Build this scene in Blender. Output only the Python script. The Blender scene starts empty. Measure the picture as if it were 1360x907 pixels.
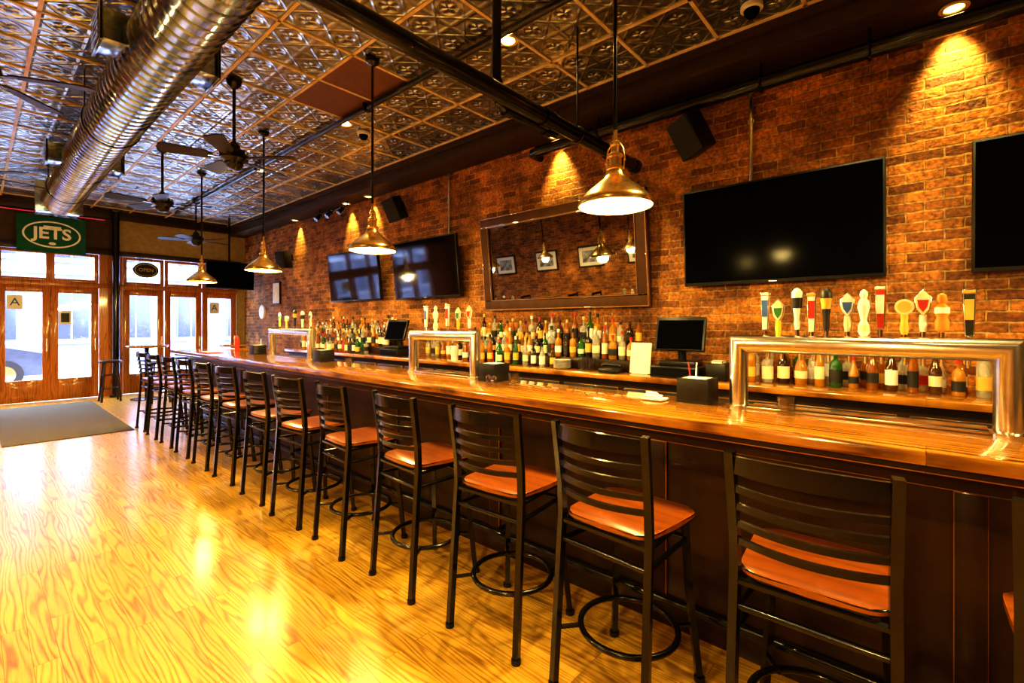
import bpy, bmesh, math, random
from mathutils import Vector, Matrix, Euler
random.seed(7)
S=bpy.context.scene
COL=S.collection
pi=math.pi
# ---------------------------------------------------------------- materials
def newmat(name):
    m=bpy.data.materials.new(name); m.use_nodes=True
    nt=m.node_tree; nt.nodes.clear()
    o=nt.nodes.new('ShaderNodeOutputMaterial'); p=nt.nodes.new('ShaderNodeBsdfPrincipled')
    nt.links.new(p.outputs[0],o.inputs[0])
    return m,nt,p
def N(nt,t,**k):
    n=nt.nodes.new(t)
    for a,v in k.items(): setattr(n,a,v)
    return n
def math_(nt,op,a,b=None,c=None):
    n=N(nt,'ShaderNodeMath',operation=op)
    for i,v in enumerate((a,b,c)):
        if v is None: continue
        if isinstance(v,(int,float)): n.inputs[i].default_value=v
        else: nt.links.new(v,n.inputs[i])
    return n.outputs[0]
def ramp(nt,fac,stops):
    r=N(nt,'ShaderNodeValToRGB')
    e=r.color_ramp.elements
    while len(e)<len(stops): e.new(0.5)
    for i,(p,c) in enumerate(stops):
        e[i].position=p; e[i].color=(*c,1)
    nt.links.new(fac,r.inputs[0]); return r.outputs[0]
def mix(nt,fac,a,b,mode='MIX'):
    n=N(nt,'ShaderNodeMix',data_type='RGBA',blend_type=mode)
    for i,v in ((0,fac),(6,a),(7,b)):
        if isinstance(v,(int,float)): n.inputs[i].default_value=v
        elif isinstance(v,tuple): n.inputs[i].default_value=(*v,1)
        else: nt.links.new(v,n.inputs[i])
    return n.outputs[2]
def bump(nt,p,h,st=0.3,dist=0.01):
    b=N(nt,'ShaderNodeBump'); b.inputs['Strength'].default_value=st; b.inputs['Distance'].default_value=dist
    nt.links.new(h,b.inputs['Height']); nt.links.new(b.outputs[0],p.inputs['Normal']); return b
def M(name,col,rough=0.5,metal=0.0,coat=0,var=0.15,scale=12,bmp=0.0,trans=0,emit=None,es=0,spec=0.5):
    m,nt,p=newmat(name)
    tc=N(nt,'ShaderNodeTexCoord'); no=N(nt,'ShaderNodeTexNoise'); no.inputs['Scale'].default_value=scale
    no.inputs['Detail'].default_value=4
    nt.links.new(tc.outputs['Object'],no.inputs['Vector'])
    c2=tuple(x*(1-var) for x in col); c1=tuple(min(1,x*(1+var)) for x in col)
    c=ramp(nt,no.outputs[0],[(0.3,c2),(0.7,c1)])
    nt.links.new(c,p.inputs['Base Color'])
    p.inputs['Roughness'].default_value=rough; p.inputs['Metallic'].default_value=metal
    p.inputs['Coat Weight'].default_value=coat; p.inputs['Coat Roughness'].default_value=0.08
    p.inputs['Transmission Weight'].default_value=trans; p.inputs['Specular IOR Level'].default_value=spec
    if emit: p.inputs['Emission Color'].default_value=(*emit,1); p.inputs['Emission Strength'].default_value=es
    if bmp: bump(nt,p,no.outputs[0],bmp,0.01)
    return m
def axes(nt):
    tc=N(nt,'ShaderNodeTexCoord'); s=N(nt,'ShaderNodeSeparateXYZ'); nt.links.new(tc.outputs['Object'],s.inputs[0])
    return tc,s.outputs[0],s.outputs[1],s.outputs[2]
def comb(nt,x,y,z=0.0):
    c=N(nt,'ShaderNodeCombineXYZ')
    for i,v in enumerate((x,y,z)):
        if isinstance(v,(int,float)): c.inputs[i].default_value=v
        else: nt.links.new(v,c.inputs[i])
    return c.outputs[0]

def wood_planks(name,cd,cm,cl,pw,pl,rough,coat,axis='Y',grain=1.0,seam=0.6,spec=0.5,crough=.1,wf=170.0,lf=1.0,tintv=.34,sw=.45):
    m,nt,p=newmat(name); tc,x,y,z=axes(nt)
    if axis=='Y': L,W=y,x
    elif axis=='X': L,W=x,y
    elif axis=='YZ': L,W=y,z
    elif axis=='ZY': L,W=z,y
    else: L,W=z,x
    br=N(nt,'ShaderNodeTexBrick'); br.offset=0.37; br.inputs['Color1'].default_value=(0,0,0,1); br.inputs['Color2'].default_value=(1,1,1,1)
    br.inputs['Mortar'].default_value=(0.5,0.5,0.5,1)
    br.inputs['Scale'].default_value=1; br.inputs['Brick Width'].default_value=pl; br.inputs['Row Height'].default_value=pw
    br.inputs['Mortar Size'].default_value=0.0012; br.inputs['Bias'].default_value=0
    nt.links.new(comb(nt,L,W),br.inputs['Vector'])
    r1=N(nt,'ShaderNodeSeparateColor'); nt.links.new(br.outputs[0],r1.inputs[0]); r=r1.outputs[0]
    lo=N(nt,'ShaderNodeTexNoise'); lo.inputs['Scale'].default_value=1.0; lo.inputs['Detail'].default_value=1.5
    nt.links.new(comb(nt,math_(nt,'MULTIPLY',L,1.6*lf),math_(nt,'MULTIPLY',W,11.0),math_(nt,'MULTIPLY',r,37.0)),lo.inputs['Vector'])
    ph=math_(nt,'ADD',math_(nt,'MULTIPLY',lo.outputs[0],100.0*grain),math_(nt,'MULTIPLY',W,wf))
    sn=math_(nt,'MULTIPLY_ADD',math_(nt,'SINE',ph),0.5,0.5)
    sn=math_(nt,'POWER',sn,2.5)
    fi=N(nt,'ShaderNodeTexNoise'); fi.inputs['Scale'].default_value=1; fi.inputs['Detail'].default_value=3
    nt.links.new(comb(nt,math_(nt,'MULTIPLY',L,9.0),math_(nt,'MULTIPLY',W,320.0),r),fi.inputs['Vector'])
    me=N(nt,'ShaderNodeTexNoise'); me.inputs['Scale'].default_value=1; me.inputs['Detail'].default_value=2
    nt.links.new(comb(nt,math_(nt,'MULTIPLY',L,3.0),math_(nt,'MULTIPLY',W,14.0),r),me.inputs['Vector'])
    snm=math_(nt,'MULTIPLY',sn,math_(nt,'MULTIPLY',me.outputs[0],2.0))
    g=math_(nt,'ADD',math_(nt,'MULTIPLY',snm,sw),math_(nt,'MULTIPLY',fi.outputs[0],0.65))
    c=ramp(nt,g,[(0.15,cl),(0.5,cm),(0.95,cd)])
    tint=math_(nt,'MULTIPLY_ADD',r,tintv,1-tintv/2)
    c=mix(nt,1.0,c,comb(nt,tint,tint,tint),'MULTIPLY')
    c=mix(nt,math_(nt,'MULTIPLY',br.outputs['Fac'],seam),c,(cd[0]*.4,cd[1]*.4,cd[2]*.4))
    nt.links.new(c,p.inputs['Base Color'])
    p.inputs['Roughness'].default_value=rough; p.inputs['Coat Weight'].default_value=coat; p.inputs['Coat Roughness'].default_value=crough
    p.inputs['Specular IOR Level'].default_value=spec
    bump(nt,p,g,0.12,0.002)
    return m

def brick_mat(name):
    m,nt,p=newmat(name); tc,x,y,z=axes(nt)
    no=N(nt,'ShaderNodeTexNoise'); no.inputs['Scale'].default_value=9; no.inputs['Detail'].default_value=3
    nt.links.new(tc.outputs['Object'],no.inputs['Vector'])
    wob=math_(nt,'MULTIPLY',math_(nt,'SUBTRACT',no.outputs[0],0.5),0.022)
    br=N(nt,'ShaderNodeTexBrick'); br.offset=0.5
    br.inputs['Scale'].default_value=1; br.inputs['Brick Width'].default_value=0.205; br.inputs['Row Height'].default_value=0.071
    br.inputs['Mortar Size'].default_value=0.008; br.inputs['Mortar Smooth'].default_value=0.4; br.inputs['Bias'].default_value=-0.1
    br.inputs['Color1'].default_value=(0.50,0.205,0.042,1); br.inputs['Color2'].default_value=(0.14,0.045,0.012,1)
    br.inputs['Mortar'].default_value=(0.44,0.27,0.10,1)
    nt.links.new(comb(nt,math_(nt,'ADD',math_(nt,'ADD',x,y),wob),math_(nt,'ADD',z,wob)),br.inputs['Vector'])
    n2=N(nt,'ShaderNodeTexNoise'); n2.inputs['Scale'].default_value=2.6; n2.inputs['Detail'].default_value=8; n2.inputs['Roughness'].default_value=.7
    nt.links.new(tc.outputs['Object'],n2.inputs['Vector'])
    f=ramp(nt,n2.outputs[0],[(0.34,(0.40,0.34,0.28)),(0.5,(0.9,0.83,0.72)),(0.66,(1.6,1.5,1.25))])
    c=mix(nt,1.0,br.outputs[0],f,'MULTIPLY')
    n3=N(nt,'ShaderNodeTexNoise'); n3.inputs['Scale'].default_value=38; n3.inputs['Detail'].default_value=5
    nt.links.new(tc.outputs['Object'],n3.inputs['Vector'])
    c=mix(nt,0.75,c,ramp(nt,n3.outputs[0],[(0.32,(0.33,0.33,0.33)),(0.68,(1.4,1.4,1.3))]),'MULTIPLY')
    nt.links.new(c,p.inputs['Base Color']); p.inputs['Roughness'].default_value=0.75
    h=math_(nt,'ADD',math_(nt,'SUBTRACT',1.0,br.outputs['Fac']),math_(nt,'MULTIPLY',n3.outputs[0],0.6))
    bump(nt,p,h,0.9,0.014)
    return m

TX,TY,TS=2.15,3.71,0.61
def tin_mat(name):
    m,nt,p=newmat(name); tc,x,y,z=axes(nt)
    q=TS/2
    fx=math_(nt,'SUBTRACT',math_(nt,'FRACT',math_(nt,'DIVIDE',math_(nt,'SUBTRACT',x,TX-TS*20),q)),0.5)
    fy=math_(nt,'SUBTRACT',math_(nt,'FRACT',math_(nt,'DIVIDE',math_(nt,'SUBTRACT',y,TY-TS*20),q)),0.5)
    ax=math_(nt,'ABSOLUTE',fx); ay=math_(nt,'ABSOLUTE',fy)
    r=math_(nt,'SQRT',math_(nt,'ADD',math_(nt,'MULTIPLY',fx,fx),math_(nt,'MULTIPLY',fy,fy)))
    di=math_(nt,'ADD',ax,ay)
    an=math_(nt,'ARCTAN2',fy,fx)
    petal=math_(nt,'MULTIPLY',math_(nt,'COSINE',math_(nt,'MULTIPLY',an,4.0)),math_(nt,'SINE',math_(nt,'MULTIPLY',r,14.0)))
    a=math_(nt,'SINE',math_(nt,'MULTIPLY',r,26.0))
    mx=math_(nt,'MAXIMUM',ax,ay)
    edge=math_(nt,'SMOOTH_MIN',math_(nt,'MULTIPLY',math_(nt,'MAXIMUM',math_(nt,'SUBTRACT',mx,0.40),0.0),14.0),1.0,0.2)
    dd=math_(nt,'MAXIMUM',math_(nt,'SUBTRACT',1.0,math_(nt,'MULTIPLY',math_(nt,'ABSOLUTE',math_(nt,'SUBTRACT',di,0.5)),14.0)),0.0)
    inn=math_(nt,'MAXIMUM',math_(nt,'SUBTRACT',1.0,math_(nt,'MULTIPLY',r,2.4)),0.0)
    h=math_(nt,'MULTIPLY',math_(nt,'ADD',math_(nt,'MULTIPLY',petal,1.5),math_(nt,'MULTIPLY',a,0.8)),inn)
    h=math_(nt,'ADD',h,math_(nt,'ADD',math_(nt,'MULTIPLY',edge,0.8),math_(nt,'MULTIPLY',dd,0.7)))
    no=N(nt,'ShaderNodeTexNoise'); no.inputs['Scale'].default_value=3; no.inputs['Detail'].default_value=5
    nt.links.new(tc.outputs['Object'],no.inputs['Vector'])
    col=ramp(nt,no.outputs[0],[(0.3,(0.34,0.37,0.38)),(0.7,(0.68,0.73,0.77))])
    nt.links.new(col,p.inputs['Base Color'])
    p.inputs['Metallic'].default_value=0.92; p.inputs['Roughness'].default_value=0.24
    bump(nt,p,h,0.7,0.012)
    return m

def glass_pane(name,tint=(0.9,0.95,1.0),g=0.07):
    m=bpy.data.materials.new(name); m.use_nodes=True; nt=m.node_tree; nt.nodes.clear()
    o=N(nt,'ShaderNodeOutputMaterial'); mx=N(nt,'ShaderNodeMixShader'); t=N(nt,'ShaderNodeBsdfTransparent'); gl=N(nt,'ShaderNodeBsdfGlossy')
    t.inputs[0].default_value=(*tint,1); gl.inputs['Roughness'].default_value=0.03; mx.inputs[0].default_value=g
    nt.links.new(t.outputs[0],mx.inputs[1]); nt.links.new(gl.outputs[0],mx.inputs[2]); nt.links.new(mx.outputs[0],o.inputs[0])
    return m

floor_m=wood_planks('oak_floor',(0.28,0.115,0.008),(0.58,0.315,0.035),(0.72,0.45,0.065),0.085,1.1,0.32,0.55,'Y',.42,seam=.8,crough=.17,wf=240,lf=.8,sw=.42,tintv=.3)
bartop_m=wood_planks('bar_top_wood',(0.11,0.034,0.004),(0.35,0.14,0.014),(0.54,0.25,0.03),0.15,2.4,0.22,0.9,'Y',0.2,0.5,crough=.06)
darkwood=M('bar_front_wood',(0.036,0.014,0.003),0.4,coat=.12,var=.35,scale=5,spec=.35)
darkwoodx=M('dark_stained_wood',(0.030,0.014,0.006),0.4,coat=0.15,bmp=0.05,scale=20)
soffit_m=M('soffit_wood',(0.050,0.028,0.012),0.6,bmp=0.05,spec=.3)
doorwood=wood_planks('door_wood',(0.20,0.055,0.006),(0.45,0.15,0.015),(0.56,0.21,0.03),0.4,3,0.35,0.4,'ZX',0.3,0.1)
brick=brick_mat('brick')
tin=tin_mat('pressed_tin')
gold_t=M('grid_bar_gold',(0.72,0.56,0.32),0.4)
brown_t=M('brown_tile',(0.16,0.07,0.02),0.6,bmp=0.2,scale=30)
black_m=M('black_metal',(0.008,0.008,0.010),0.26,metal=0.3,coat=0.45,bmp=0.02,scale=60)
black_p=M('black_plastic',(0.010,0.010,0.011),0.4)
screen_m=M('screen_glass',(0.003,0.003,0.004),0.12,coat=0.0,var=0.05,spec=0.03)
screen_g=M('screen_glass_glossy',(0.003,0.003,0.004),0.06,coat=0.0,var=0.05,spec=0.9)
steel=M('brushed_steel',(0.84,0.82,0.76),0.22,metal=1.0,var=0.06,scale=40,bmp=0.03)
galv=M('galvanized',(0.38,0.48,0.68),0.17,metal=1.0,var=0.3,scale=6,bmp=0.05)
chrome=M('chrome',(0.8,0.8,0.8),0.1,metal=1.0,var=0.03)
brass=M('copper_brass',(1.0,0.68,0.28),0.24,metal=1.0,var=0.08)
dkbrass=M('dark_bronze',(0.30,0.15,0.05),0.5,metal=.4,var=0.1)
shade_in=M('shade_enamel',(0.95,0.85,0.6),0.4)
bulb_m=M('bulb_glow',(1,0.8,0.5),0.5,emit=(1.0,0.76,0.34),es=60)
down_m=M('downlight_glow',(1,0.8,0.5),0.5,emit=(1.0,0.78,0.4),es=20)
down2_m=M('wallwash_glow',(1,0.8,0.5),0.5,emit=(1.0,0.78,0.4),es=2)
seat_m=wood_planks('seat_wood',(0.15,0.038,0.004),(0.255,0.068,0.006),(0.31,0.09,0.009),0.9,2,0.28,0.5,'Y',0.05,0.0,wf=90,tintv=0,sw=.3)
paint_tan=M('tan_paint',(0.40,0.30,0.14),0.8,bmp=0.05)
paint_brown=M('brown_paint',(0.08,0.05,0.03),0.8)
mat_m=M('rubber_mat',(0.13,0.10,0.06),0.9,bmp=0.8,scale=150,var=0.3)
mirror_m=M('mirror_silver',(0.38,0.38,0.38),0.02,metal=1.0,var=0.01)
frame_m=M('mirror_frame_wood',(0.075,0.032,0.012),0.6,spec=.25)
white_m=M('white_ceramic',(0.75,0.74,0.70),0.35)
paper=M('paper',(0.8,0.78,0.72),0.8,var=0.05)
glassp=glass_pane('window_glass')
tumbler=glass_pane('tumbler_glass',(0.85,0.85,0.8),0.18)
# ---------------------------------------------------------------- builder
class B:
    def __init__(s): s.bm=bmesh.new(); s.mats=[]
    def mi(s,m):
        if m not in s.mats: s.mats.append(m)
        return s.mats.index(m)
    def add(s,vs,fs,m,T=None):
        i=s.mi(m); bv=[s.bm.verts.new((T@Vector(v)) if T else v) for v in vs]; out=[]
        for f in fs:
            try: q=s.bm.faces.new([bv[k] for k in f]); q.material_index=i; q.smooth=True; out.append(q)
            except ValueError: pass
        return bv,out
    def box(s,c,d,m,rot=None,bev=0,T=None,taper=None):
        x,y,z=d[0]/2,d[1]/2,d[2]/2
        tp=taper or (1,1)
        vs=[(-x,-y,-z),(x,-y,-z),(x,y,-z),(-x,y,-z),(-x*tp[0],-y*tp[1],z),(x*tp[0],-y*tp[1],z),(x*tp[0],y*tp[1],z),(-x*tp[0],y*tp[1],z)]
        R=Matrix.Translation(c)
        if rot: R=R@Euler(rot).to_matrix().to_4x4()
        if T: R=T@R
        bv,fs=s.add(vs,[(0,3,2,1),(4,5,6,7),(0,1,5,4),(1,2,6,5),(2,3,7,6),(3,0,4,7)],m,R)
        if bev:
            es=list({e for f in fs for e in f.edges})
            bmesh.ops.bevel(s.bm,geom=es,offset=bev,segments=2,affect='EDGES',profile=0.5)
    def bb(s,x0,x1,y0,y1,z0,z1,m,bev=0):
        s.box(((x0+x1)/2,(y0+y1)/2,(z0+z1)/2),(abs(x1-x0),abs(y1-y0),abs(z1-z0)),m,bev=bev)
    def cyl(s,p0,p1,r0,m,r1=None,seg=14,cap=True,T=None):
        r1=r0 if r1 is None else r1
        p0=Vector(p0);p1=Vector(p1);d=(p1-p0).normalized()
        u=d.orthogonal().normalized(); w=d.cross(u)
        vs=[];fs=[]
        for p,r in ((p0,r0),(p1,r1)):
            for k in range(seg):
                a=2*pi*k/seg; vs.append(p+(u*math.cos(a)+w*math.sin(a))*r)
        for k in range(seg): fs.append((k,(k+1)%seg,seg+(k+1)%seg,seg+k))
        if cap: fs+= [tuple(range(seg-1,-1,-1)),tuple(range(seg,2*seg))]
        s.add(vs,fs,m,T)
    def lathe(s,prof,c,m,seg=20,T=None,sy=1.0):
        vs=[];fs=[];n=len(prof)
        for r,z in prof:
            for k in range(seg):
                a=2*pi*k/seg; vs.append((c[0]+r*math.cos(a),c[1]+r*sy*math.sin(a),c[2]+z))
        for i in range(n-1):
            for k in range(seg):
                fs.append((i*seg+k,i*seg+(k+1)%seg,(i+1)*seg+(k+1)%seg,(i+1)*seg+k))
        if prof[0][0]>1e-4: fs.append(tuple(range(seg-1,-1,-1)))
        if prof[-1][0]>1e-4: fs.append(tuple((n-1)*seg+k for k in range(seg)))
        s.add(vs,fs,m,T)
    def shell(s,prof,c,m,seg=28):
        vs=[];fs=[];n=len(prof)
        for r,z in prof:
            for k in range(seg):
                a=2*pi*k/seg; vs.append((c[0]+r*math.cos(a),c[1]+r*math.sin(a),c[2]+z))
        for i in range(n-1):
            for k in range(seg):
                fs.append((i*seg+k,i*seg+(k+1)%seg,(i+1)*seg+(k+1)%seg,(i+1)*seg+k))
        s.add(vs,fs,m)
    def rings(s,rs,m,cap=True):
        seg=len(rs[0]); n=len(rs); vs=[v for r in rs for v in r]; fs=[]
        for i in range(n-1):
            for k in range(seg): fs.append((i*seg+k,i*seg+(k+1)%seg,(i+1)*seg+(k+1)%seg,(i+1)*seg+k))
        if cap: fs+=[tuple(range(seg-1,-1,-1)),tuple((n-1)*seg+k for k in range(seg))]
        s.add(vs,fs,m)
    def tube(s,pts,r,m,seg=8,closed=False,ry=None,T=None):
        pts=[Vector(p) for p in pts]; n=len(pts); vs=[];fs=[]
        prev=None
        for i,p in enumerate(pts):
            a=pts[(i-1)%n] if (closed or i>0) else p
            b=pts[(i+1)%n] if (closed or i<n-1) else p
            t=(b-a).normalized()
            if prev is None:
                u=t.cross(Vector((0,0,1)))
                if u.length<1e-3: u=t.cross(Vector((1,0,0)))
                u.normalize()
            else:
                u=(prev-t*prev.dot(t)).normalized()
            prev=u; w=t.cross(u)
            for k in range(seg):
                an=2*pi*(k+.5)/seg; vs.append(p+u*math.cos(an)*r+w*math.sin(an)*(ry or r))
        last=n if closed else n-1
        for i in range(last):
            j=(i+1)%n
            for k in range(seg): fs.append((i*seg+k,i*seg+(k+1)%seg,j*seg+(k+1)%seg,j*seg+k))
        if not closed: fs+=[tuple(range(seg-1,-1,-1)),tuple((n-1)*seg+k for k in range(seg))]
        s.add(vs,fs,m,T)
    def prism(s,pts,z0,z1,m,T=None,bev=0):
        n=len(pts); vs=[(x,y,z0) for x,y in pts]+[(x,y,z1) for x,y in pts]
        fs=[tuple(range(n-1,-1,-1)),tuple(range(n,2*n))]+[(k,(k+1)%n,n+(k+1)%n,n+k) for k in range(n)]
        bv,f=s.add(vs,fs,m,T)
        if bev:
            es=list({e for q in f[:2] for e in q.edges})
            bmesh.ops.bevel(s.bm,geom=es,offset=bev,segments=2,affect='EDGES',profile=0.5)
    def text(s,body,size,T,m,depth=0.002,bold=0.0):
        cu=bpy.data.curves.new('t','FONT'); cu.body=body; cu.size=size; cu.align_x='CENTER'; cu.align_y='CENTER'; cu.extrude=depth; cu.resolution_u=3; cu.offset=bold
        ob=bpy.data.objects.new('t',cu); COL.objects.link(ob)
        dg=bpy.context.evaluated_depsgraph_get(); me=ob.evaluated_get(dg).to_mesh()
        vs=[tuple(v.co) for v in me.vertices]; fs=[tuple(p.vertices) for p in me.polygons]
        s.add(vs,fs,m,T); bpy.data.objects.remove(ob); bpy.data.curves.remove(cu)
    def mesh(s,name,angle=40):
        bmesh.ops.recalc_face_normals(s.bm,faces=s.bm.faces[:])
        me=bpy.data.meshes.new(name); s.bm.to_mesh(me); s.bm.free()
        for m in s.mats: me.materials.append(m)
        try: me.set_sharp_from_angle(angle=math.radians(angle))
        except Exception: pass
        return me
    def done(s,name,loc=(0,0,0),rot=(0,0,0),angle=40):
        return place(name,s.mesh(name,angle),loc,rot)
def place(name,me,loc=(0,0,0),rot=(0,0,0)):
    ob=bpy.data.objects.new(name,me); COL.objects.link(ob); ob.location=loc; ob.rotation_euler=rot; return ob
def light(name,kind,loc,e,col,parent=None,**k):
    l=bpy.data.lights.new(name,kind); l.energy=e; l.color=col
    for a,v in k.items(): setattr(l,a,v)
    o=bpy.data.objects.new(name,l); COL.objects.link(o); o.location=loc
    if parent: o.parent=parent; o.matrix_parent_inverse=Matrix.Identity(4); o.location=Vector(loc)-parent.location
    return o
# ---------------------------------------------------------------- room
XL,XR,YB,YF,ZC=-2.7,4.4,-3.0,12.6,3.8
b=B(); b.bb(XL-.2,XR+.2,YB-.2,YF+.12,-.1,0,floor_m); b.done('floor')
b=B(); b.bb(XR,XR+.2,YB-.2,YF+.2,0,ZC,brick); b.done('wall_right')
b=B(); b.bb(XL-.2,XL,YB-.2,YF+.2,0,ZC,brick); b.done('wall_left')
b=B(); b.bb(XL,XR,YB-.2,YB,0,ZC,paint_brown); b.done('wall_back')
b=B(); b.bb(XL-.2,XR+.2,YB-.2,YF+.2,ZC,ZC+.1,tin); b.done('ceiling')
b=B()
x=TX-TS*7
while x<4.03:
    if x>XL: b.bb(x-.013,x+.013,YB,YF,ZC-.012,ZC-.001,gold_t)
    x+=TS
y=TY-TS*10
while y<YF:
    b.bb(XL,4.03,y-.013,y+.013,ZC-.012,ZC-.001,gold_t); y+=TS
b.done('trim_ceiling_grid')
b=B(); b.bb(TX+.013,TX+TS-.013,TY+.013,TY+2*TS-.013,ZC-.008,ZC,brown_t); b.done('ceiling_panel')
b=B(); b.bb(4.03,4.4,YB,YF,3.58,3.8,soffit_m,0.01); b.bb(4.0,4.03,YB,YF,3.72,3.8,soffit_m); b.done('trim_soffit')
b=B()
b.bb(XL,1.98,YF,YF+.2,2.95,ZC,paint_brown); b.bb(1.98,XR,YF,YF+.2,2.95,ZC,paint_tan)
b.bb(1.68,2.05,YF,YF+.2,0,2.95,doorwood); b.bb(4.22,XR,YF,YF+.2,0,2.95,paint_tan)
b.bb(XL,-1.86,YF,YF+.2,0,2.95,doorwood)
b.done('wall_far')
b=B(); b.bb(XL,1.98,YF-.06,YF,2.88,3.0,darkwoodx,.01); b.bb(1.98,4.3,YF-.06,YF,2.88,2.98,darkwoodx,.01); b.done('trim_1')
b=B(); b.bb(XL,4.0,YF-.1,YF,3.62,3.8,darkwoodx,.01); b.done('trim_2')
b=B(); b.bb(XL,1.98,YF-.03,YF+.1,2.2,2.3,doorwood,.008); b.bb(1.98,4.22,YF-.03,YF+.1,2.2,2.3,doorwood,.008); b.done('trim_3')
def door(n,x0,x1):
    b=B(); s=.11
    y0,y1=YF+.03,YF+.08
    b.bb(x0,x0+s,y0,y1,0.01,2.2,doorwood,.006); b.bb(x1-s,x1,y0,y1,0.01,2.2,doorwood,.006)
    b.bb(x0+s,x1-s,y0,y1,0.01,.42,doorwood,.006); b.bb(x0+s,x1-s,y0,y1,2.08,2.2,doorwood,.006)
    b.bb(x0+s+.04,x1-s-.04,y0-.012,y0,.1,.34,doorwood,.006)
    b.bb(x0+s,x1-s,YF+.05,YF+.056,.42,2.08,glassp)
    b.cyl((x1-.05,YF-.03,.95),(x1-.05,YF-.03,1.2),.012,brass); b.cyl((x1-.05,YF-.03,.97),(x1-.05,YF+.03,.97),.008,brass); b.cyl((x1-.05,YF-.03,1.18),(x1-.05,YF+.03,1.18),.008,brass)
    return b.done('door_%d'%n)
def window(n,x0,x1,z0,z1,s=.06):
    b=B(); y0,y1=YF+.02,YF+.09
    b.bb(x0,x0+s,y0,y1,z0,z1,doorwood,.005); b.bb(x1-s,x1,y0,y1,z0,z1,doorwood,.005)
    b.bb(x0+s,x1-s,y0,y1,z0,z0+s,doorwood,.005); b.bb(x0+s,x1-s,y0,y1,z1-s,z1,doorwood,.005)
    b.bb(x0+s,x1-s,YF+.05,YF+.056,z0+s,z1-s,glassp)
    return b.done('window_%d'%n)
ds=[(-1.86,-1.16),(-1.15,-.45),(-.45,.25),(.27,.97),(.97,1.67),(2.06,2.76),(2.78,3.48),(3.50,4.21)]
for i,(a,c) in enumerate(ds):
    door(i+1,a,c); window(i+1,a,c,2.3,2.88)
b=B(); b.cyl((1.9,12.35,0),(1.9,12.35,3.79),.06,black_m,seg=20); b.lathe([(.1,0),(.1,.03),(.065,.05)],(1.9,12.35,0),black_m); b.lathe([(.065,0),(.1,.03),(.1,.05)],(1.9,12.35,3.74),black_m); b.done('steel_column')
b=B(); b.bb(XR-.02,XR,9.1,YF,0,.15,darkwoodx); b.done('baseboard_right')
b=B(); b.bb(XL,XL+.02,YB,YF,0,.15,darkwoodx); b.done('baseboard_left')
# exterior
conc=M('concrete',(0.40,0.40,0.44),0.8); fac=M('facade_stone',(0.20,0.19,0.26),0.8,var=.3,scale=1.5); facw=M('facade_window',(0.04,0.04,0.08),0.3)
facl=M('facade_trim_stone',(0.45,0.43,0.5),0.8)
b=B(); b.bb(-30,40,YF+.12,45,-.16,-.03,conc); b.done('street_pavement')
b=B(); b.bb(-30,40,24,26,-.03,7,fac)
for i in range(-12,20):
    for z in (.9,3.9):
        b.bb(i*1.9,i*1.9+1.0,23.9,24,z,z+1.9,facw,.02); b.bb(i*1.9-.1,i*1.9+1.1,23.8,24,z-.15,z-.02,facl); b.bb(i*1.9-.1,i*1.9+1.1,23.8,24,z+1.92,z+2.1,facl); b.bb(i*1.9+.48,i*1.9+.52,23.88,23.9,z,z+1.9,facl)
b.bb(-30,40,23.7,24,3.3,3.6,facl)
b.done('building_facade')
carp=M('car_paint',(0.06,0.065,0.09),0.3,coat=.6); tire=M('tire_rubber',(0.02,0.02,0.02),.8)
b=B()
T=Matrix.Translation((0,17.6,0))@Matrix.Rotation(pi/2,4,'X')
prof=[(-2.1,.28),(2.1,.28),(2.2,.5),(2.15,.82),(1.2,.95),(.55,1.38),(-1.0,1.42),(-1.75,1.0),(-2.15,.92),(-2.2,.5)]
b.prism(prof,0,1.7,carp,T,bev=.05)
b.prism([(1.0,.97),(.5,1.32),(-.2,1.35),(-.2,.97)],1.69,1.71,screen_m,T); b.prism([(-.3,.97),(-.3,1.35),(-.95,1.35),(-1.5,1.0)],1.69,1.71,screen_m,T)
for cx in (-1.35,1.35):
    for yy in (15.86,17.4): b.cyl((cx,yy,.33),(cx,yy+.22,.33),.33,tire,seg=24); b.cyl((cx,yy-.01,.33),(cx,yy+.02,.33),.2,chrome,seg=20)
b.done('parked_car',(-.9,0,-.029))
# ---------------------------------------------------------------- mat
b=B(); b.bb(.22,1.48,8.3,11.95,0.0,.012,mat_m,.004); b.done('door_mat')
# ---------------------------------------------------------------- bar
b=B()
b.box((2.32,3.15,1.045),(.6,11.5,.055),bartop_m,bev=.018)
b.bb(2.07,2.2,-2.55,8.85,.985,1.018,darkwoodx,.006)
b.bb(2.26,2.60,-2.5,8.8,0,1.018,darkwood)
b.bb(2.24,2.262,-2.5,8.8,0,.14,darkwood,.004); b.bb(2.24,2.262,-2.5,8.8,.9,.985,darkwood,.004)
y=-2.4
while y<8.8:
    b.bb(2.245,2.262,y,y+.09,.14,.9,darkwood,.004); y+=1.12
b.bb(2.64,3.3,8.28,8.9,1.018,1.0725,bartop_m,.01); b.bb(2.6,3.25,8.34,8.8,0,1.018,darkwood)
b.cyl((2.12,-2.5,.2),(2.12,8.8,.2),.022,black_m)
y=-2.2
while y<8.8:
    b.cyl((2.12,y,.2),(2.25,y,.2),.014,black_m); y+=1.4
b.done('bar_counter')
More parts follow.
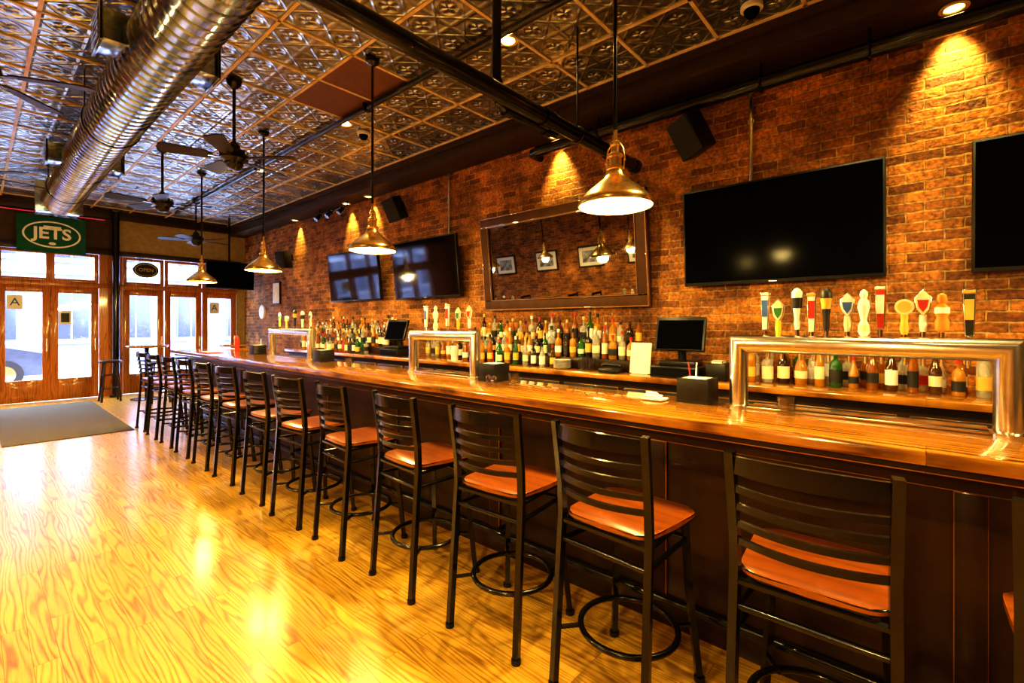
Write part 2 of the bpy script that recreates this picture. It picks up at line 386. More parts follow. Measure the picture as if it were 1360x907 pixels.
# back bar
b=B()
b.bb(3.82,4.39,-2.6,9.0,.97,1.02,bartop_m,.01)
b.bb(3.90,4.39,-2.58,8.98,0,.97,darkwoodx)
y=-2.5
while y<8.8:
    b.bb(3.885,3.9,y,y+.6,.1,.9,black_p,.005); b.cyl((3.87,y+.55,.4),(3.87,y+.55,.65),.008,steel); y+=.66
b.done('back_bar_cabinet')
b=B()
for y0,y1 in ((2.05,4.35),(6.1,8.75)):
    b.bb(4.08,4.385,y0,y1,1.021,1.13,darkwoodx,.005); b.bb(4.22,4.385,y0,y1,1.13,1.27,darkwoodx,.005)
b.done('bottle_riser')
b=B(); b.bb(2.66,3.1,-1.6,8.0,.80,.86,steel,.01)
for y in range(-1,8): b.bb(2.75,3.0,y,y+.5,.85,.865,black_p)
for y in (-1.5,1.5,4.5,7.9):
    for x in (2.7,3.05): b.cyl((x,y,0),(x,y,.8),.02,steel)
b.done('underbar_sink')
# bottles
GL=[M('glass_amber',(0.45,0.16,0.01),.06,coat=.5,trans=.5),M('glass_green',(0.03,0.16,0.02),.06,coat=.5,trans=.4),M('glass_clear',(0.8,0.8,0.7),.05,coat=.5,trans=.7),
    M('glass_dark',(0.03,0.015,0.008),.08,coat=.6),M('glass_whiskey',(0.65,0.30,0.03),.06,coat=.5,trans=.4),M('glass_brown',(0.12,0.05,0.01),.06,coat=.5,trans=.3)]
LB=[M('label_cream',(0.85,0.76,0.52),.6),M('label_white',(0.88,0.88,0.85),.6),M('label_red',(0.50,0.03,0.02),.6),M('label_black',(0.02,0.02,0.02),.5),M('label_gold',(0.75,0.48,0.10),.4),M('label_blue',(0.05,0.12,0.38),.6)]
CP=[LB[3],LB[3],LB[4],LB[1],black_p,LB[2]]
GW=[0,0,0,2,2,2,2,3,3,4,4,4,1,5]; LW=[0,0,0,0,1,1,3,3,4,4,4,3,2]
def bottle(b,x,y,z,h,r,g,l,c):
    k=random.choice([0,0,1,2])
    nr=r*.32
    if k==0: p=[(r*.9,0),(r,.01),(r,h*.60),(r*.8,h*.68),(nr,h*.76),(nr,h*.90)]
    elif k==1: p=[(r*.9,0),(r,.01),(r,h*.5),(r*.75,h*.62),(nr*1.2,h*.78),(nr,h*.92)]
    else: p=[(r*.9,0),(r*1.05,.01),(r*1.1,h*.55),(r*.95,h*.62),(nr,h*.68),(nr,h*.88)]
    b.lathe(p,(x,y,z),g,seg=10)
    l0=random.uniform(.10,.2); l1=random.uniform(.36,.48)
    b.lathe([(r*1.02 if k<2 else r*1.09,h*l0),(r*1.03 if k<2 else r*1.12,h*l1)],(x,y,z),l,seg=10)
    b.lathe([(nr*1.25,h*.88),(nr*1.25,h*1.0)],(x,y,z),c,seg=8)
def row(b,x,y0,y1,z,step=.088):
    y=y0
    while y<y1:
        h=random.uniform(.22,.34); r=random.uniform(.030,.042)
        bottle(b,x+random.uniform(-.015,.015),y,z+.001,h,r,GL[random.choice(GW)],LB[random.choice(LW)],random.choice(CP)); y+=step*random.uniform(.97,1.25)
b=B()
row(b,4.30,2.12,4.3,1.27); row(b,4.15,2.12,4.3,1.13); row(b,4.0,2.95,4.3,1.02,.12)
row(b,4.30,6.15,8.7,1.27); row(b,4.15,6.15,8.7,1.13); row(b,4.0,6.5,8.7,1.02,.1)
row(b,4.26,-.6,1.1,1.02,.095); row(b,4.12,-.6,1.08,1.02,.1); row(b,4.30,4.5,5.4,1.02,.1)
b.done('liquor_bottles')
# tap towers
def tap_tower(y0,y1,nh,hs):
    b=B(); X=2.50; z0=1.0725; zt=1.425; w=.085; r=w/2
    yy0,yy1=y0+r,y1-r; zc=zt-r; seg=28
    cs=[(r*math.cos(2*pi*k/seg),r*math.sin(2*pi*k/seg)) for k in range(seg)]
    b.rings([[(X+c,yy0+d,z0) for c,d in cs],[(X+c,yy0+d,zc-d) for c,d in cs],[(X+c,yy1-d,zc-d) for c,d in cs],[(X+c,yy1-d,z0) for c,d in cs]],steel)
    for yy in (yy0,yy1): b.lathe([(.058,0),(.058,.008),(.044,.014)],(X,yy,z0),steel)
    b.bb(X-.04,X+.09,yy0+.05,yy1-.05,z0,z0+.012,steel,.003)
    for i in range(nh):
        y=y1-.15-(y1-y0-.3)*i/(nh-1)+(.008 if i%3==1 else -.006 if i%3==2 else 0)
        b.cyl((X+.02,y,zc),(X+.10,y,zc+.005),.012,chrome,seg=10)
        b.cyl((X+.10,y,zt-.01),(X+.115,y,zt-.12),.012,chrome,r1=.008,seg=10)
        b.cyl((X+.05,y,zc),(X+.05,y,zt+.03),.009,chrome,seg=8)
        st,c1,c2,c3=hs[i%len(hs)]
        c=(X+.048,y,zt+(.02,.0,.028,.01,.022)[i%5])
        if st==0:
            b.lathe([(.010,0),(.013,.03),(.011,.05),(.017,.10),(.023,.15),(.022,.175),(.012,.19),(.002,.195)],c,c1,seg=14); b.lathe([(.0185,.10),(.0235,.148)],c,c2,seg=14)
        elif st==1:
            b.lathe([(.010,0),(.016,.02),(.012,.06),(.015,.1)],c,c1,seg=12)
            b.cyl((c[0]-.014,y,c[2]+.115),(c[0]+.014,y,c[2]+.115),.032,c2,seg=24); b.cyl((c[0]-.016,y,c[2]+.115),(c[0]-.013,y,c[2]+.115),.023,c3,seg=24)
        elif st==2:
            b.lathe([(.012,0),(.022,.02),(.020,.05),(.012,.07),(.018,.10),(.025,.13),(.018,.155),(.011,.165),(.016,.18),(.013,.195),(.002,.205)],c,c1,seg=12); b.lathe([(.0225,.022),(.0215,.05)],c,c2,seg=12)
        elif st==3:
            b.box((c[0],y,c[2]+.09),(.020,.028,.17),c1,bev=.004,taper=(1,1.4)); b.box((c[0]-.0115,y,c[2]+.11),(.004,.024,.08),c2,taper=(1,1.15)); b.box((c[0],y,c[2]+.18),(.024,.042,.018),c3,bev=.004)
        elif st==4:
            b.lathe([(.010,0),(.014,.03),(.012,.07)],c,c1,seg=12)
            T=Matrix.Translation((c[0]+.008,y,c[2]+.06))@Matrix.Rotation(-pi/2,4,'Y')
            b.prism([(0,0),(.03,-.021),(.08,-.028),(.10,-.010),(.115,0),(.10,.010),(.08,.028),(.03,.021)],0,.02,c2,T,bev=.003)
            b.prism([(.02,0),(.04,-.013),(.07,-.018),(.07,.018),(.04,.013)],.019,.0225,c3,T)
        elif st==5:
            b.lathe([(.010,0),(.022,.01),(.024,.04),(.018,.06),(.024,.075),(.024,.10),(.012,.115),(.018,.13),(.014,.15),(.002,.158)],c,c1,seg=14); b.lathe([(.0245,.076),(.0248,.099)],c,c2,seg=14)
    return b.done('beer_tap_tower')
K,W_,R_,G_,C_,Bl=LB[3],LB[1],LB[2],LB[4],LB[0],LB[5]
grn=M('label_green',(0.03,.18,.05),.5); org=M('label_orange',(0.75,.25,.03),.5); yel=M('label_yellow',(.85,.55,.05),.5)
hs=[(3,W_,Bl,W_),(4,yel,C_,grn),(0,W_,K,W_),(3,W_,R_,G_),(0,K,G_,K),(4,C_,W_,Bl),(2,W_,C_,K),(3,R_,W_,W_),(1,G_,C_,G_),(4,W_,C_,R_),(5,org,W_,K),(3,K,G_,G_)]
tap_tower(-.27,.74,12,hs); tap_tower(2.52,3.36,5,[hs[0],hs[6],hs[3],hs[1],hs[9]]); tap_tower(5.15,6.28,5,[hs[1],hs[8],hs[4],hs[2],hs[5]])
# ---------------------------------------------------------------- stools
def stool_mesh():
    b=B(); D=-.06
    for s in (-1,1):
        pts=[(-.235,s*.205,0),(-.205,s*.200,.42),(-.185,s*.197,.70),(-.19,s*.197,.82),(-.225,s*.203,1.085)]
        b.tube(pts,.0195,black_m,seg=4,ry=.0195)
        b.tube([(.215,s*.205,0),(.185,s*.175,.37),(.165,s*.165,.735+D)],.0185,black_m,seg=4)
        b.tube([(-.187,s*.19,.655+D),(.172,s*.167,.655+D)],.011,black_m,seg=8)
        b.tube([(-.187,s*.19,.733+D),(.17,s*.165,.733+D)],.013,black_m,seg=6)
        for px in (-.235,.215): b.cyl((px,s*.205,0),(px,s*.205,.02),.022,black_p,seg=10)
    b.tube([(.17,-.165,.733+D),(.17,.165,.733+D)],.013,black_m,seg=6); b.tube([(-.187,-.19,.733+D),(-.187,.19,.733+D)],.013,black_m,seg=6)
    b.tube([(.173,-.167,.655+D),(.173,.167,.655+D)],.011,black_m,seg=8); b.tube([(-.189,-.19,.655+D),(-.189,.19,.655+D)],.011,black_m,seg=8)
    ring=[(.0+.195*math.cos(a),.195*math.sin(a),.235) for a in [2*pi*k/36 for k in range(36)]]
    b.tube(ring,.0125,black_m,seg=8,closed=True)
    for sx,sy in ((-.218,.202),(-.218,-.202),(.199,.19),(.199,-.19)):
        b.tube([(sx,sy,.235),(sx*.62,sy*.70,.235)],.010,black_m,seg=6)
    for z,h in ((1.045,.052),(.970,.020),(.915,.020),(.860,.020),(.805,.020)):
        n=13; vs=[];fs=[]
        px=-.19-(z-.82)/.265*.035 if z>.82 else -.188
        for k in range(n):
            a=-1+2*k/(n-1); y=a*.198; x=px-.055*(1-a*a)
            arch=(.010*(1-a*a) if h>.05 else 0)
            vs+=[(x-.008,y,z-h/2),(x+.008,y,z-h/2),(x+.008,y,z+h/2+arch),(x-.008,y,z+h/2+arch)]
        for k in range(n-1):
            for j in range(4): fs.append((k*4+j,k*4+(j+1)%4,k*4+4+(j+1)%4,k*4+4+j))
        fs+=[(0,1,2,3),((n-1)*4+3,(n-1)*4+2,(n-1)*4+1,(n-1)*4)]
        b.add(vs,fs,black_m)
    pts=[]
    for k in range(44):
        a=2*pi*k/44; c,s_=math.cos(a),math.sin(a); e=.32
        x=.205*math.copysign(abs(c)**e,c); y=.205*math.copysign(abs(s_)**e,s_)
        y*=1+.06*(x/.2); pts.append((x+.01,y))
    b.prism(pts,.751+D,.772+D,seat_m,bev=.005)
    return b.mesh('bar_stool',50)
sm=stool_mesh()
ys=[-.37,.26,.925,1.56,2.24,2.94,3.61,4.27,4.99,5.65,6.3,6.95,7.6,8.25]
for i,y in enumerate(ys):
    place('bar_stool',sm,(1.775+random.uniform(-.015,.015),y,0),(0,0,math.radians(random.uniform(-4,4))))
# high tables
def high_table(x,y,r=.35):
    b=B(); b.lathe([(r-.01,1.02),(r,1.03),(r,1.05),(r-.01,1.06)],(0,0,0),bartop_m,seg=32); b.cyl((0,0,.03),(0,0,1.02),.035,black_m)
    b.lathe([(.26,0),(.26,.015),(.06,.04)],(0,0,0),black_m,seg=28); b.lathe([(.04,.98),(.14,1.02)],(0,0,0),black_m); b.done('high_top_table',(x,y,0))
high_table(2.25,11.55); high_table(3.65,10.7,.38)
def round_stool(x,y):
    b=B(); b.lathe([(.165,.74),(.175,.75),(.175,.77),(.16,.785)],(0,0,0),darkwoodx,seg=28)
    for k in range(4):
        a=pi/4+k*pi/2; b.tube([(.2*math.cos(a),.2*math.sin(a),0),(.12*math.cos(a),.12*math.sin(a),.74)],.018,darkwoodx,seg=8)
    for z,r in ((.25,.172),(.5,.146)):
        b.tube([(r*math.cos(pi/4+k*pi/2),r*math.sin(pi/4+k*pi/2),z) for k in range(4)],.012,darkwoodx,seg=6,closed=True)
    b.done('round_stool',(x,y,0))
round_stool(1.72,11.75); round_stool(2.3,10.85); round_stool(3.1,10.75); round_stool(2.9,11.8)
# dining side (seen in mirror)
pprint=M('photo_print',(.25,.27,.3),.4,var=.8,scale=7)
for ty in (3.2,5.6,8.0):
    b=B(); b.box((0,0,1.04),(.7,.7,.04),bartop_m,bev=.008); b.cyl((0,0,.03),(0,0,1.02),.035,black_m); b.lathe([(.28,0),(.28,.015),(.05,.04)],(0,0,0),black_m); b.done('dining_table',(-2.1,ty,0))
    place('bar_stool',sm,(-2.05,ty-.62,0),(0,0,pi/2)); place('bar_stool',sm,(-2.05,ty+.62,0),(0,0,-pi/2))
for ty in (2.4,4.1,5.4,6.9,8.4,10.0):
    b=B(); b.box((0,0,0),(.03,.8,.6),black_p,bev=.006); b.box((.017,0,0),(.004,.70,.50),paper); b.box((.0195,0,0),(.003,.50,.32),pprint); b.done('framed_photograph',(XL+.017,ty,2.0))
# ---------------------------------------------------------------- pendants
def pendant_mesh(top):
    b=B()
    out=[(.200,-.01),(.200,.012),(.184,.032),(.150,.068),(.110,.100),(.072,.130),(.050,.158),(.046,.185)]
    inn=[(r-.004,z-.003) for r,z in out][::-1]
    b.shell(out,(0,0,0),brass,36); b.shell(inn,(0,0,0),shade_in,36); b.shell([out[0],inn[-1]],(0,0,0),brass,36)
    b.tube([(.200*math.cos(2*pi*k/36),.200*math.sin(2*pi*k/36),-.01) for k in range(36)],.005,brass,6,True)
    b.lathe([(.046,.18),(.052,.185),(.052,.195),(.034,.205),(.034,.25),(.042,.255),(.042,.268),(.026,.28),(.022,.31),(.030,.318),(.030,.33),(.012,.345),(.012,.40)],(0,0,0),brass,24)
    for s in (-1,1):
        b.tube([(0,s*.05,.19),(0,s*.056,.24),(0,s*.045,.30),(0,s*.012,.345)],.005,brass,6); b.lathe([(.001,-.009),(.009,0),(.001,.009)],(0,s*.056,.23),brass,10)
    b.cyl((0,0,.39),(0,0,top-.02),.011,black_m,seg=10); b.lathe([(.012,top-.06),(.055,top-.03),(.062,top)],(0,0,0),black_m,20)
    b.lathe([(.001,-.005),(.03,.004),(.045,.03),(.038,.06),(.018,.085),(.016,.15)],(0,0,0),bulb_m,16)
    return b.mesh('added_pendant')
pm=pendant_mesh(ZC-.012-2.13)
WARM=(1.0,.72,.26)
for y in (-1.1,1.27,3.64,5.99,8.33):
    o=place('added_pendant',pm,(2.3,y,2.13)); light('added_fill_light','POINT',(2.3,y,2.10),85,WARM,o,shadow_soft_size=.08)
for y in (.2,2.6,5.0,7.4):  # unseen pendants on the dining side, added to brighten the floor
    o=place('added_pendant',pm,(-1.3,y,2.13)); light('added_fill_light','POINT',(-1.3,y,2.10),88,WARM,o,shadow_soft_size=.08)
def downlight(x,y,z,e,rot=(0,0,0),sp=100,bl=.6,c=(1,.76,.32),gm=down_m):
    b=B(); b.lathe([(.075,0),(.08,-.012),(.055,-.014),(.05,0)],(0,0,0),gold_t,24); b.lathe([(.001,-.006),(.05,-.006)],(0,0,0),gm,20)
    o=b.done('recessed_downlight',(x,y,z)); l=light('spot','SPOT',(x,y,z-.03),e,c,o,spot_size=math.radians(sp),spot_blend=bl,shadow_soft_size=.04); l.rotation_euler=rot
for x,y in ((2.86,2.55),(2.82,5.02),(2.84,7.5),(2.84,0.1)): downlight(x,y,ZC-.013,180,sp=125)
for y in (-1.5,1.0,3.3,5.6,7.9,10.2): downlight(-.55,y,ZC-.013,175,sp=125)  # added fill: unseen downlight row that washes the left floor warm yellow
for y in (-.14,3.12,6.9,7.6,9.6): downlight(4.285,y,3.58,125,(0,math.radians(-10),0),62,.8,(1,.74,.20),down2_m)
# ---------------------------------------------------------------- duct
b=B(); seg=40; X0,Z0,R=.87,3.38,.21
prof=[]; y=-2.8
while y<10.0:
    prof+=[(R,y),(R,y+.088),(R+.009,y+.094),(R+.009,y+.104),(R,y+.11)]; y+=.11
T=Matrix.Translation((X0,0,Z0))@Matrix.Rotation(-pi/2,4,'X')
b.lathe(prof,(0,0,0),galv,seg,T)
b.box((X0,10.25,3.41),(.50,.5,.42),galv,bev=.01); b.bb(X0-.27,X0+.27,9.97,10.0,3.18,3.64,galv,.004)
for y in (.9,4.1,7.5):
    for s in (-1,1):
        b.box((X0+s*.25,y,3.42),(.16,.26,.20),galv,bev=.005); b.box((X0+s*.335,y,3.42),(.02,.31,.25),black_m,bev=.004)
        for k in range(5): b.box((X0+s*.347,y,3.34+k*.04),(.006,.25,.016),galv)
for y in (2.2,5.8,9.0):
    b.tube([(X0+.222*math.cos(a),y,Z0+.222*math.sin(a)) for a in [2*pi*k/32 for k in range(32)]],.006,black_m,6,True)
    for s in(-1,1): b.cyl((X0+s*.2,y,Z0+.08),(X0+s*.2,y,ZC),.005,black_m,seg=6)
b.done('spiral_air_duct',angle=25)
# ---------------------------------------------------------------- fans
def fan_mesh():
    b=B()
    blade=M('fan_blade_wood',(0.03,0.022,0.02),.45,spec=.3)
    b.cyl((0,0,.1),(0,0,.72),.014,black_m); b.lathe([(.02,.66),(.06,.70),(.07,.737)],(0,0,0),black_m)
    b.lathe([(.02,.16),(.05,.12),(.055,.09),(.11,.07),(.125,.03),(.12,-.01),(.08,-.04),(.075,-.07),(.05,-.10),(.001,-.11)],(0,0,0),black_m,28)
    for k in range(5):
        T=Matrix.Rotation(2*pi*k/5,4,'Z')
        b.box((.15,0,-.005),(.12,.03,.008),black_m,T=T)
        T2=T@Matrix.Translation((.2,0,0))@Matrix.Rotation(math.radians(13),4,'X')
        b.prism([(-.03,-.035),(.02,-.06),(.33,-.08),(.38,-.06),(.39,0),(.38,.06),(.33,.08),(.02,.06),(-.03,.035)],-.005,.005,blade,T2)
    return b.mesh('ceiling_fan')
fm=fan_mesh()
for (x,y,r) in ((1.63,4.94,.35),(1.63,7.52,.7),(2.75,10.3,.2),(.0,4.45,-.45),(.0,7.5,.3),(-.1,1.6,.1)):
    place('ceiling_fan',fm,(x,y,ZC-.013-.737),(0,0,r))
# ---------------------------------------------------------------- pipes
b=B(); b.cyl((-2.69,2.04,2.95),(4.05,2.04,2.95),.055,black_m,seg=20); b.lathe([(.055,0),(.065,.0),(.065,.06),(.03,.08)],(0,0,0),black_m,20,Matrix.Translation((4.02,2.04,2.95))@Matrix.Rotation(pi/2,4,'Y'))
for x in (3.1,.4,-1.6):
    b.cyl((x,2.04,3.0),(x,2.04,3.79),.008,black_m,seg=10); b.tube([(x,2.04+.06*math.cos(a),2.95+.06*math.sin(a)) for a in [2*pi*k/20 for k in range(20)]],.008,black_m,6,True)
b.tube([(2.35,2.2,3.79),(2.35,2.2,3.08),(2.37,2.2,3.0),(2.44,2.2,2.97),(2.95,2.2,2.97),(3.03,2.18,2.965),(3.06,2.08,2.96)],.032,black_m,12)
b.cyl((2.35,2.2,3.06),(2.35,2.2,3.14),.042,black_m); b.cyl((2.43,2.2,2.97),(2.50,2.2,2.97),.042,black_m); b.cyl((2.88,2.2,2.97),(2.95,2.2,2.97),.042,black_m)
for x in (-1.8,.9,2.7,3.6): b.cyl((x-.05,2.04,2.95),(x+.05,2.04,2.95),.066,black_m,seg=20)
b.done('sprinkler_pipe')
b=B(); b.cyl((4.19,-2.95,3.42),(4.19,3.3,3.42),.058,black_m,seg=20)
for y in (-1.2,.3,1.0,2.5): b.tube([(4.19+.066*math.cos(a),y,3.42+.066*math.sin(a)) for a in [2*pi*k/20 for k in range(20)]],.012,black_m,6,True); b.cyl((4.19,y,3.48),(4.19,y,3.58),.01,black_m)
b.tube([(4.19,3.28,3.42),(4.19,3.36,3.42),(4.23,3.4,3.42),(4.39,3.4,3.42)],.045,black_m,12)
b.done('water_pipe')
b=B(); b.cyl((2.72,.5,3.745),(2.72,11.5,3.745),.03,black_m,seg=12)
for y in (1.5,4.4,7.3,10.2): b.bb(2.68,2.76,y,y+.03,3.71,3.79,black_m)
b.done('ceiling_conduit')
for (y,z0) in ((1.12,2.70),(5.0,2.66)):
    b=B(); b.cyl((4.37,y,z0-.1),(4.37,y,3.58),.018,steel,seg=10); b.cyl((4.36,y,3.2),(4.4,y,3.2),.028,steel,seg=10); b.done('wall_conduit')
# ---------------------------------------------------------------- tvs / mirror
def tv(y,z,w,h,x=4.30,tilt=-3,yaw=0,sc=screen_m):
    b=B(); b.box((0,0,0),(.05,w,h),black_p,bev=.006); b.box((-.0262,0,.006),(.002,w-.03,h-.045),sc)
    b.box((.05,0,0),(.07,.4,.3),black_m); b.box((-.027,0,-h/2+.012),(.002,.06,.006),steel)
    return b.done('wall_television',(x,y,z),(0,math.radians(tilt),math.radians(yaw)))
tv(.94,2.245,1.45,.85); tv(-.95,2.24,1.45,.85); tv(5.38,2.265,1.45,.84,4.24,-6,0,screen_g); tv(7.25,2.28,1.45,.84,4.22,-6,3,screen_g)
o=tv(0,0,.95,.58); o.location=(3.66,11.3,2.52); o.rotation_euler=(0,math.radians(-4),math.radians(92))
b=B(); b.cyl((3.66,11.38,2.6),(3.66,11.38,3.79),.02,black_m); b.bb(3.56,3.76,11.33,11.40,2.45,2.65,black_m); b.done('television_mount')
b=B(); W,H,f=2.22,1.15,.12
b.box((0,0,0),(.03,W-.1,H-.1),mirror_m)
for s in (-1,1):
    b.box((-.01,0,s*(H/2-f/2)),(.06,W,f),frame_m,bev=.008); b.box((-.01,s*(W/2-f/2),0),(.06,f,H-2*f),frame_m,bev=.008)
    b.box((-.035,0,s*(H/2-f-.005)),(.02,W-2*f+.01,.012),dkbrass,bev=.003); b.box((-.035,s*(W/2-f-.005),0),(.02,.012,H-2*f),dkbrass,bev=.003)
    b.box((-.035,0,s*(H/2-.012)),(.02,W-.01,.016),dkbrass,bev=.003); b.box((-.035,s*(W/2-.012),0),(.02,.016,H-.03),dkbrass,bev=.003)
b.done('wall_mirror',(4.28,3.11,2.22),(0,math.radians(-5.5),0))
grille=M('speaker_grille',(.02,.02,.02),.7,bmp=.6,scale=200)
def speaker(x,y,z,rot):
    b=B(); b.box((0,0,0),(.2,.24,.34),black_p,bev=.012); b.box((-.102,0,0),(.008,.22,.32),grille,bev=.003)
    b.cyl((.1,0,.0),(.2,0,.03),.015,black_m); b.box((.2,0,.03),(.02,.08,.12),black_m); return b.done('wall_speaker',(x,y,z),rot)
speaker(4.15,1.55,3.13,(math.radians(-14),math.radians(-22),math.radians(-20))); speaker(4.17,6.0,3.2,(math.radians(-12),math.radians(-20),math.radians(15))); speaker(4.15,9.8,2.78,(0,math.radians(-10),math.radians(20)))
b=B(); b.cyl((4.2,7.4,3.5),(4.2,8.4,3.5),.012,black_m)
for y in (7.5,7.9,8.3):
    b.cyl((4.2,y,3.5),(4.15,y,3.42),.01,black_m); b.cyl((4.17,y,3.46),(4.08,y,3.36),.03,black_m,r1=.045)
for y in (7.42,8.38): b.cyl((4.2,y,3.5),(4.2,y,3.58),.008,black_m)
b.done('track_spotlights')
for x,y in ((3.72,.95),(3.1,5.1)):
    b=B(); b.lathe([(.075,0),(.075,-.03),(.06,-.035)],(0,0,0),white_m); b.lathe([(.055,-.03),(.05,-.06),(.03,-.085),(.001,-.095)],(0,0,0),screen_m); b.done('security_camera',(x,y,ZC-.013))
b=B(); b.box((0,0,0),(.03,.38,.5),black_p,bev=.005); b.box((-.016,0,0),(.004,.32,.44),paper); b.box((-.019,0,.02),(.003,.2,.28),LB[0]); b.done('framed_certificate',(4.38,10.7,2.15))
b=B(); b.cyl((4.37,11.5,1.75),(4.4,11.5,1.75),.16,paper,seg=28); b.cyl((4.365,11.5,1.75),(4.372,11.5,1.75),.13,W_,seg=28); b.done('round_wall_sign')
# banner
green=M('banner_green',(0.0,0.11,0.06),.7,bmp=.1)
b=B(); n=14; vs=[];fs=[]
for k in range(n+1):
    xx=-.47+.94*k/n; yy=.008*math.sin(k*1.3)
    vs+=[(xx,yy,.34),(xx,yy-.004,-.34)]
fs=[(2*k,2*k+1,2*k+3,2*k+2) for k in range(n)]; b.add(vs,fs,green)
T=Matrix.Translation((0,-.022,0))@Matrix.Rotation(pi/2,4,'X')
def ell(a,c): return [(a*math.cos(2*pi*k/40),c*math.sin(2*pi*k/40)) for k in range(40)]
b.prism(ell(.40,.25),-.002,.002,W_,T); b.prism(ell(.372,.222),0,.004,green,T)
b.text('JETS',.29,T@Matrix.Translation((0,.01,.006)),W_,bold=.008); b.prism(ell(.05,.028),.004,.006,W_,T@Matrix.Translation((0,-.17,0))); b.box((0,.145,.005),(.24,.03,.004),W_,T=T)
b.cyl((-.5,0,.35),(.5,0,.35),.01,black_m)
for s in (-1,1): b.cyl((s*.4,0,.35),(s*.4,.17,.35),.008,black_m,seg=8)
b.done('team_banner',(.98,12.42,3.16))
b=B(); T=Matrix.Rotation(pi/2,4,'X'); b.prism(ell(.22,.16),-.015,.015,black_p,T,bev=.004); b.prism(ell(.19,.13),.015,.018,G_,T); b.prism(ell(.18,.12),.018,.020,black_p,T); b.text('OPEN',.1,T@Matrix.Translation((0,0,.021)),G_)
for s in (-1,1): b.cyl((s*.1,0,.14),(s*.1,0,.3),.003,black_m,seg=6)
b.done('oval_window_sign',(2.42,12.5,2.62))
red=M('neon_red',(.5,.1,.1),.4,emit=(1,.06,.10),es=.3)
b=B(); b.cyl((-.8,12.47,3.57),(1.75,12.47,3.57),.01,red,seg=8)
for x in (-.6,.2,1.0,1.6): b.bb(x-.01,x+.01,12.47,12.6,3.555,3.585,black_m)
b.done('neon_tube')
b=B(); b.box((0,0,0),(.2,.004,.26),paper); b.text('A',.2,Matrix.Translation((0,-.004,0))@Matrix.Rotation(pi/2,4,'X'),Bl); b.done('inspection_notice',(.5,YF+.045,1.88))
b=B(); b.box((0,0,0),(.18,.004,.26),paper); b.box((0,-.003,.0),(.12,.002,.18),K); b.done('window_notice',(1.18,YF+.045,1.6))
b=B(); b.box((0,0,0),(.2,.004,.26),paper); b.text('A',.2,Matrix.Translation((0,-.004,0))@Matrix.Rotation(pi/2,4,'X'),Bl); b.done('inspection_notice',(3.75,YF+.045,1.85))
# ---------------------------------------------------------------- counter items
def pos(x,y,z,yaw=0):
    b=B(); b.box((0,0,.02),(.26,.3,.04),black_p,bev=.008); b.cyl((.04,0,.04),(0.02,0,.2),.035,black_p)
    b.box((-.02,0,.27),(.035,.42,.30),black_p,rot=(0,math.radians(18),0),bev=.008); b.box((-.039,0,.265),(.004,.38,.26),screen_m,rot=(0,math.radians(18),0))
    return b.done('point_of_sale_terminal',(x,y,z),(0,0,math.radians(yaw)))
for yy in (1.60,5.75):
    b=B(); b.box((0,0,.05),(.34,.42,.10),black_p,bev=.01); b.box((-.172,0,.05),(.006,.38,.07),black_m); b.done('cash_drawer',(4.05,yy,1.0205)); pos(4.05,yy,1.121,6)
b=B(); b.box((0,0,.07),(.2,.16,.14),black_p,bev=.015); b.box((-.02,0,.145),(.1,.09,.03),paper,bev=.004); b.done('receipt_printer',(4.02,1.27,1.0205))
b=B(); b.box((0,0,.022),(.2,.18,.04),black_p,bev=.01); b.tube([(0,-.10,.06),(0,-.07,.075),(0,.07,.075),(0,.10,.06)],.016,black_p,10)
b.box((-.06,0,.045),(.06,.1,.006),steel); b.done('desk_telephone',(3.95,2.22,1.021))
b=B(); b.box((0.02,0,.145),(.012,.2,.28),paper,rot=(0,.15,0)); b.box((.04,0,.006),(.1,.16,.01),paper); b.done('menu_stand',(4.02,1.97,1.021))
b=B()
for k in range(9): b.lathe([(.05,0),(.09,.012),(.092,.014)],(0,0,.001+k*.01),white_m,24)
b.done('plate_stack',(3.97,2.80,1.02))
b=B()
for dx,dy in ((0,0),(.09,.02),(.02,.1),(.1,.12)): b.lathe([(.028,0),(.036,.13)],(dx,dy,.001),tumbler,14); b.lathe([(.027,.001),(.029,.012)],(dx,dy,.001),tumbler,14)
b.done('drinking_glasses',(3.92,2.45,1.02))
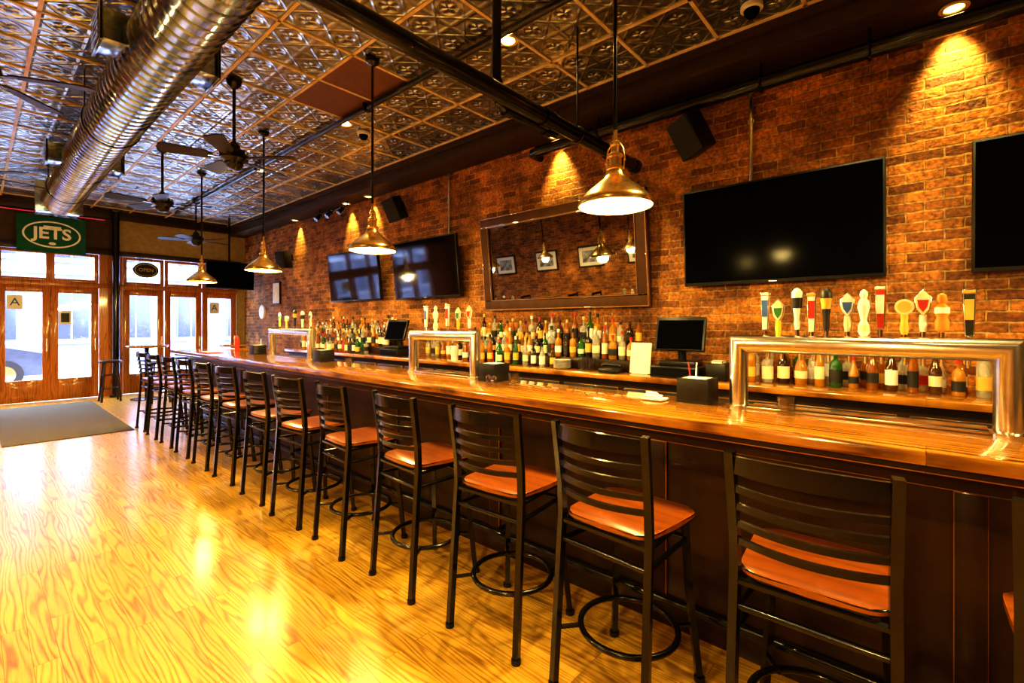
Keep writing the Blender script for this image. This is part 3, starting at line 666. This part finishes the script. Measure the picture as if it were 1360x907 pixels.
def caddy(x,y):
    b=B(); b.box((0,0,.006),(.16,.16,.012),black_p)
    for s in (-1,1): b.box((s*.075,0,.065),(.008,.16,.12),black_p,bev=.002); b.box((0,s*.075,.065),(.15,.008,.12),black_p,bev=.002)
    b.box((0,0,.07),(.13,.13,.11),paper,bev=.006); b.cyl((.05,.05,.06),(.06,.07,.2),.004,R_,seg=6); b.cyl((.05,.03,.06),(.045,.02,.2),.004,W_,seg=6)
    b.done('napkin_caddy',(x,y,1.073))
caddy(2.50,.90); caddy(2.46,2.33); caddy(2.5,4.9); caddy(2.5,6.7)
def glass(x,y,z=1.073):
    b=B(); b.lathe([(.03,0),(.036,.001),(.040,.08),(.037,.08),(.032,.015),(.001,.012)],(0,0,0),tumbler,20); b.done('drinking_glass',(x,y,z))
glass(2.40,.47); glass(2.4,4.2); glass(2.36,2.05)
b=B()
for k in range(3): b.box((.01*k,.012*k,.008+.012*k),(.10-.02*k,.12-.03*k,.014),paper,rot=(0.05*k,0.03,.3*k),bev=.006)
b.done('folded_towel',(2.40,1.09,1.073))
for y in (2.15,2.10):
    b=B(); b.lathe([(.018,0),(.02,.04),(.012,.055)],(0,0,0),tumbler,12); b.lathe([(.017,.05),(.017,.065),(.001,.075)],(0,0,0),chrome,12); b.done('salt_shaker',(2.22,y,1.073))
b=B(); b.box((0,0,.002),(.22,.3,.004),R_); b.box((0,0,.006),(.2,.28,.004),paper); b.done('menu_stack',(2.25,7.7,1.073))
b=B(); b.cyl((0,0,0),(0,0,.2),.03,R_); b.lathe([(.03,.2),(.008,.24)],(0,0,0),R_,12); b.done('ketchup_bottle',(2.45,7.3,1.073))
b=B(); b.cyl((0,0,0),(0,0,.17),.045,white_m,r1=.05,seg=20); b.cyl((0,0,.17),(0,0,.185),.052,white_m,seg=20); b.done('takeout_cup',(3.98,4.45,1.0205))
# ---------------------------------------------------------------- world / camera
w=bpy.data.worlds.new('World'); S.world=w; w.use_nodes=True; bg=w.node_tree.nodes['Background']; bg.inputs[0].default_value=(.64,.75,1,1); bg.inputs[1].default_value=21
cd=bpy.data.cameras.new('Camera'); cam=bpy.data.objects.new('Camera',cd); COL.objects.link(cam)
cd.sensor_width=36; cd.lens=36*627/1360; cd.shift_y=-23.5/1360; cd.clip_start=.02
cam.location=(0,0,1.48); cam.rotation_euler=(pi/2,0,-math.radians(48.75))
S.camera=cam
S.view_settings.view_transform='Standard'
try: S.view_settings.look='High Contrast'
except Exception as e: print('look',e)
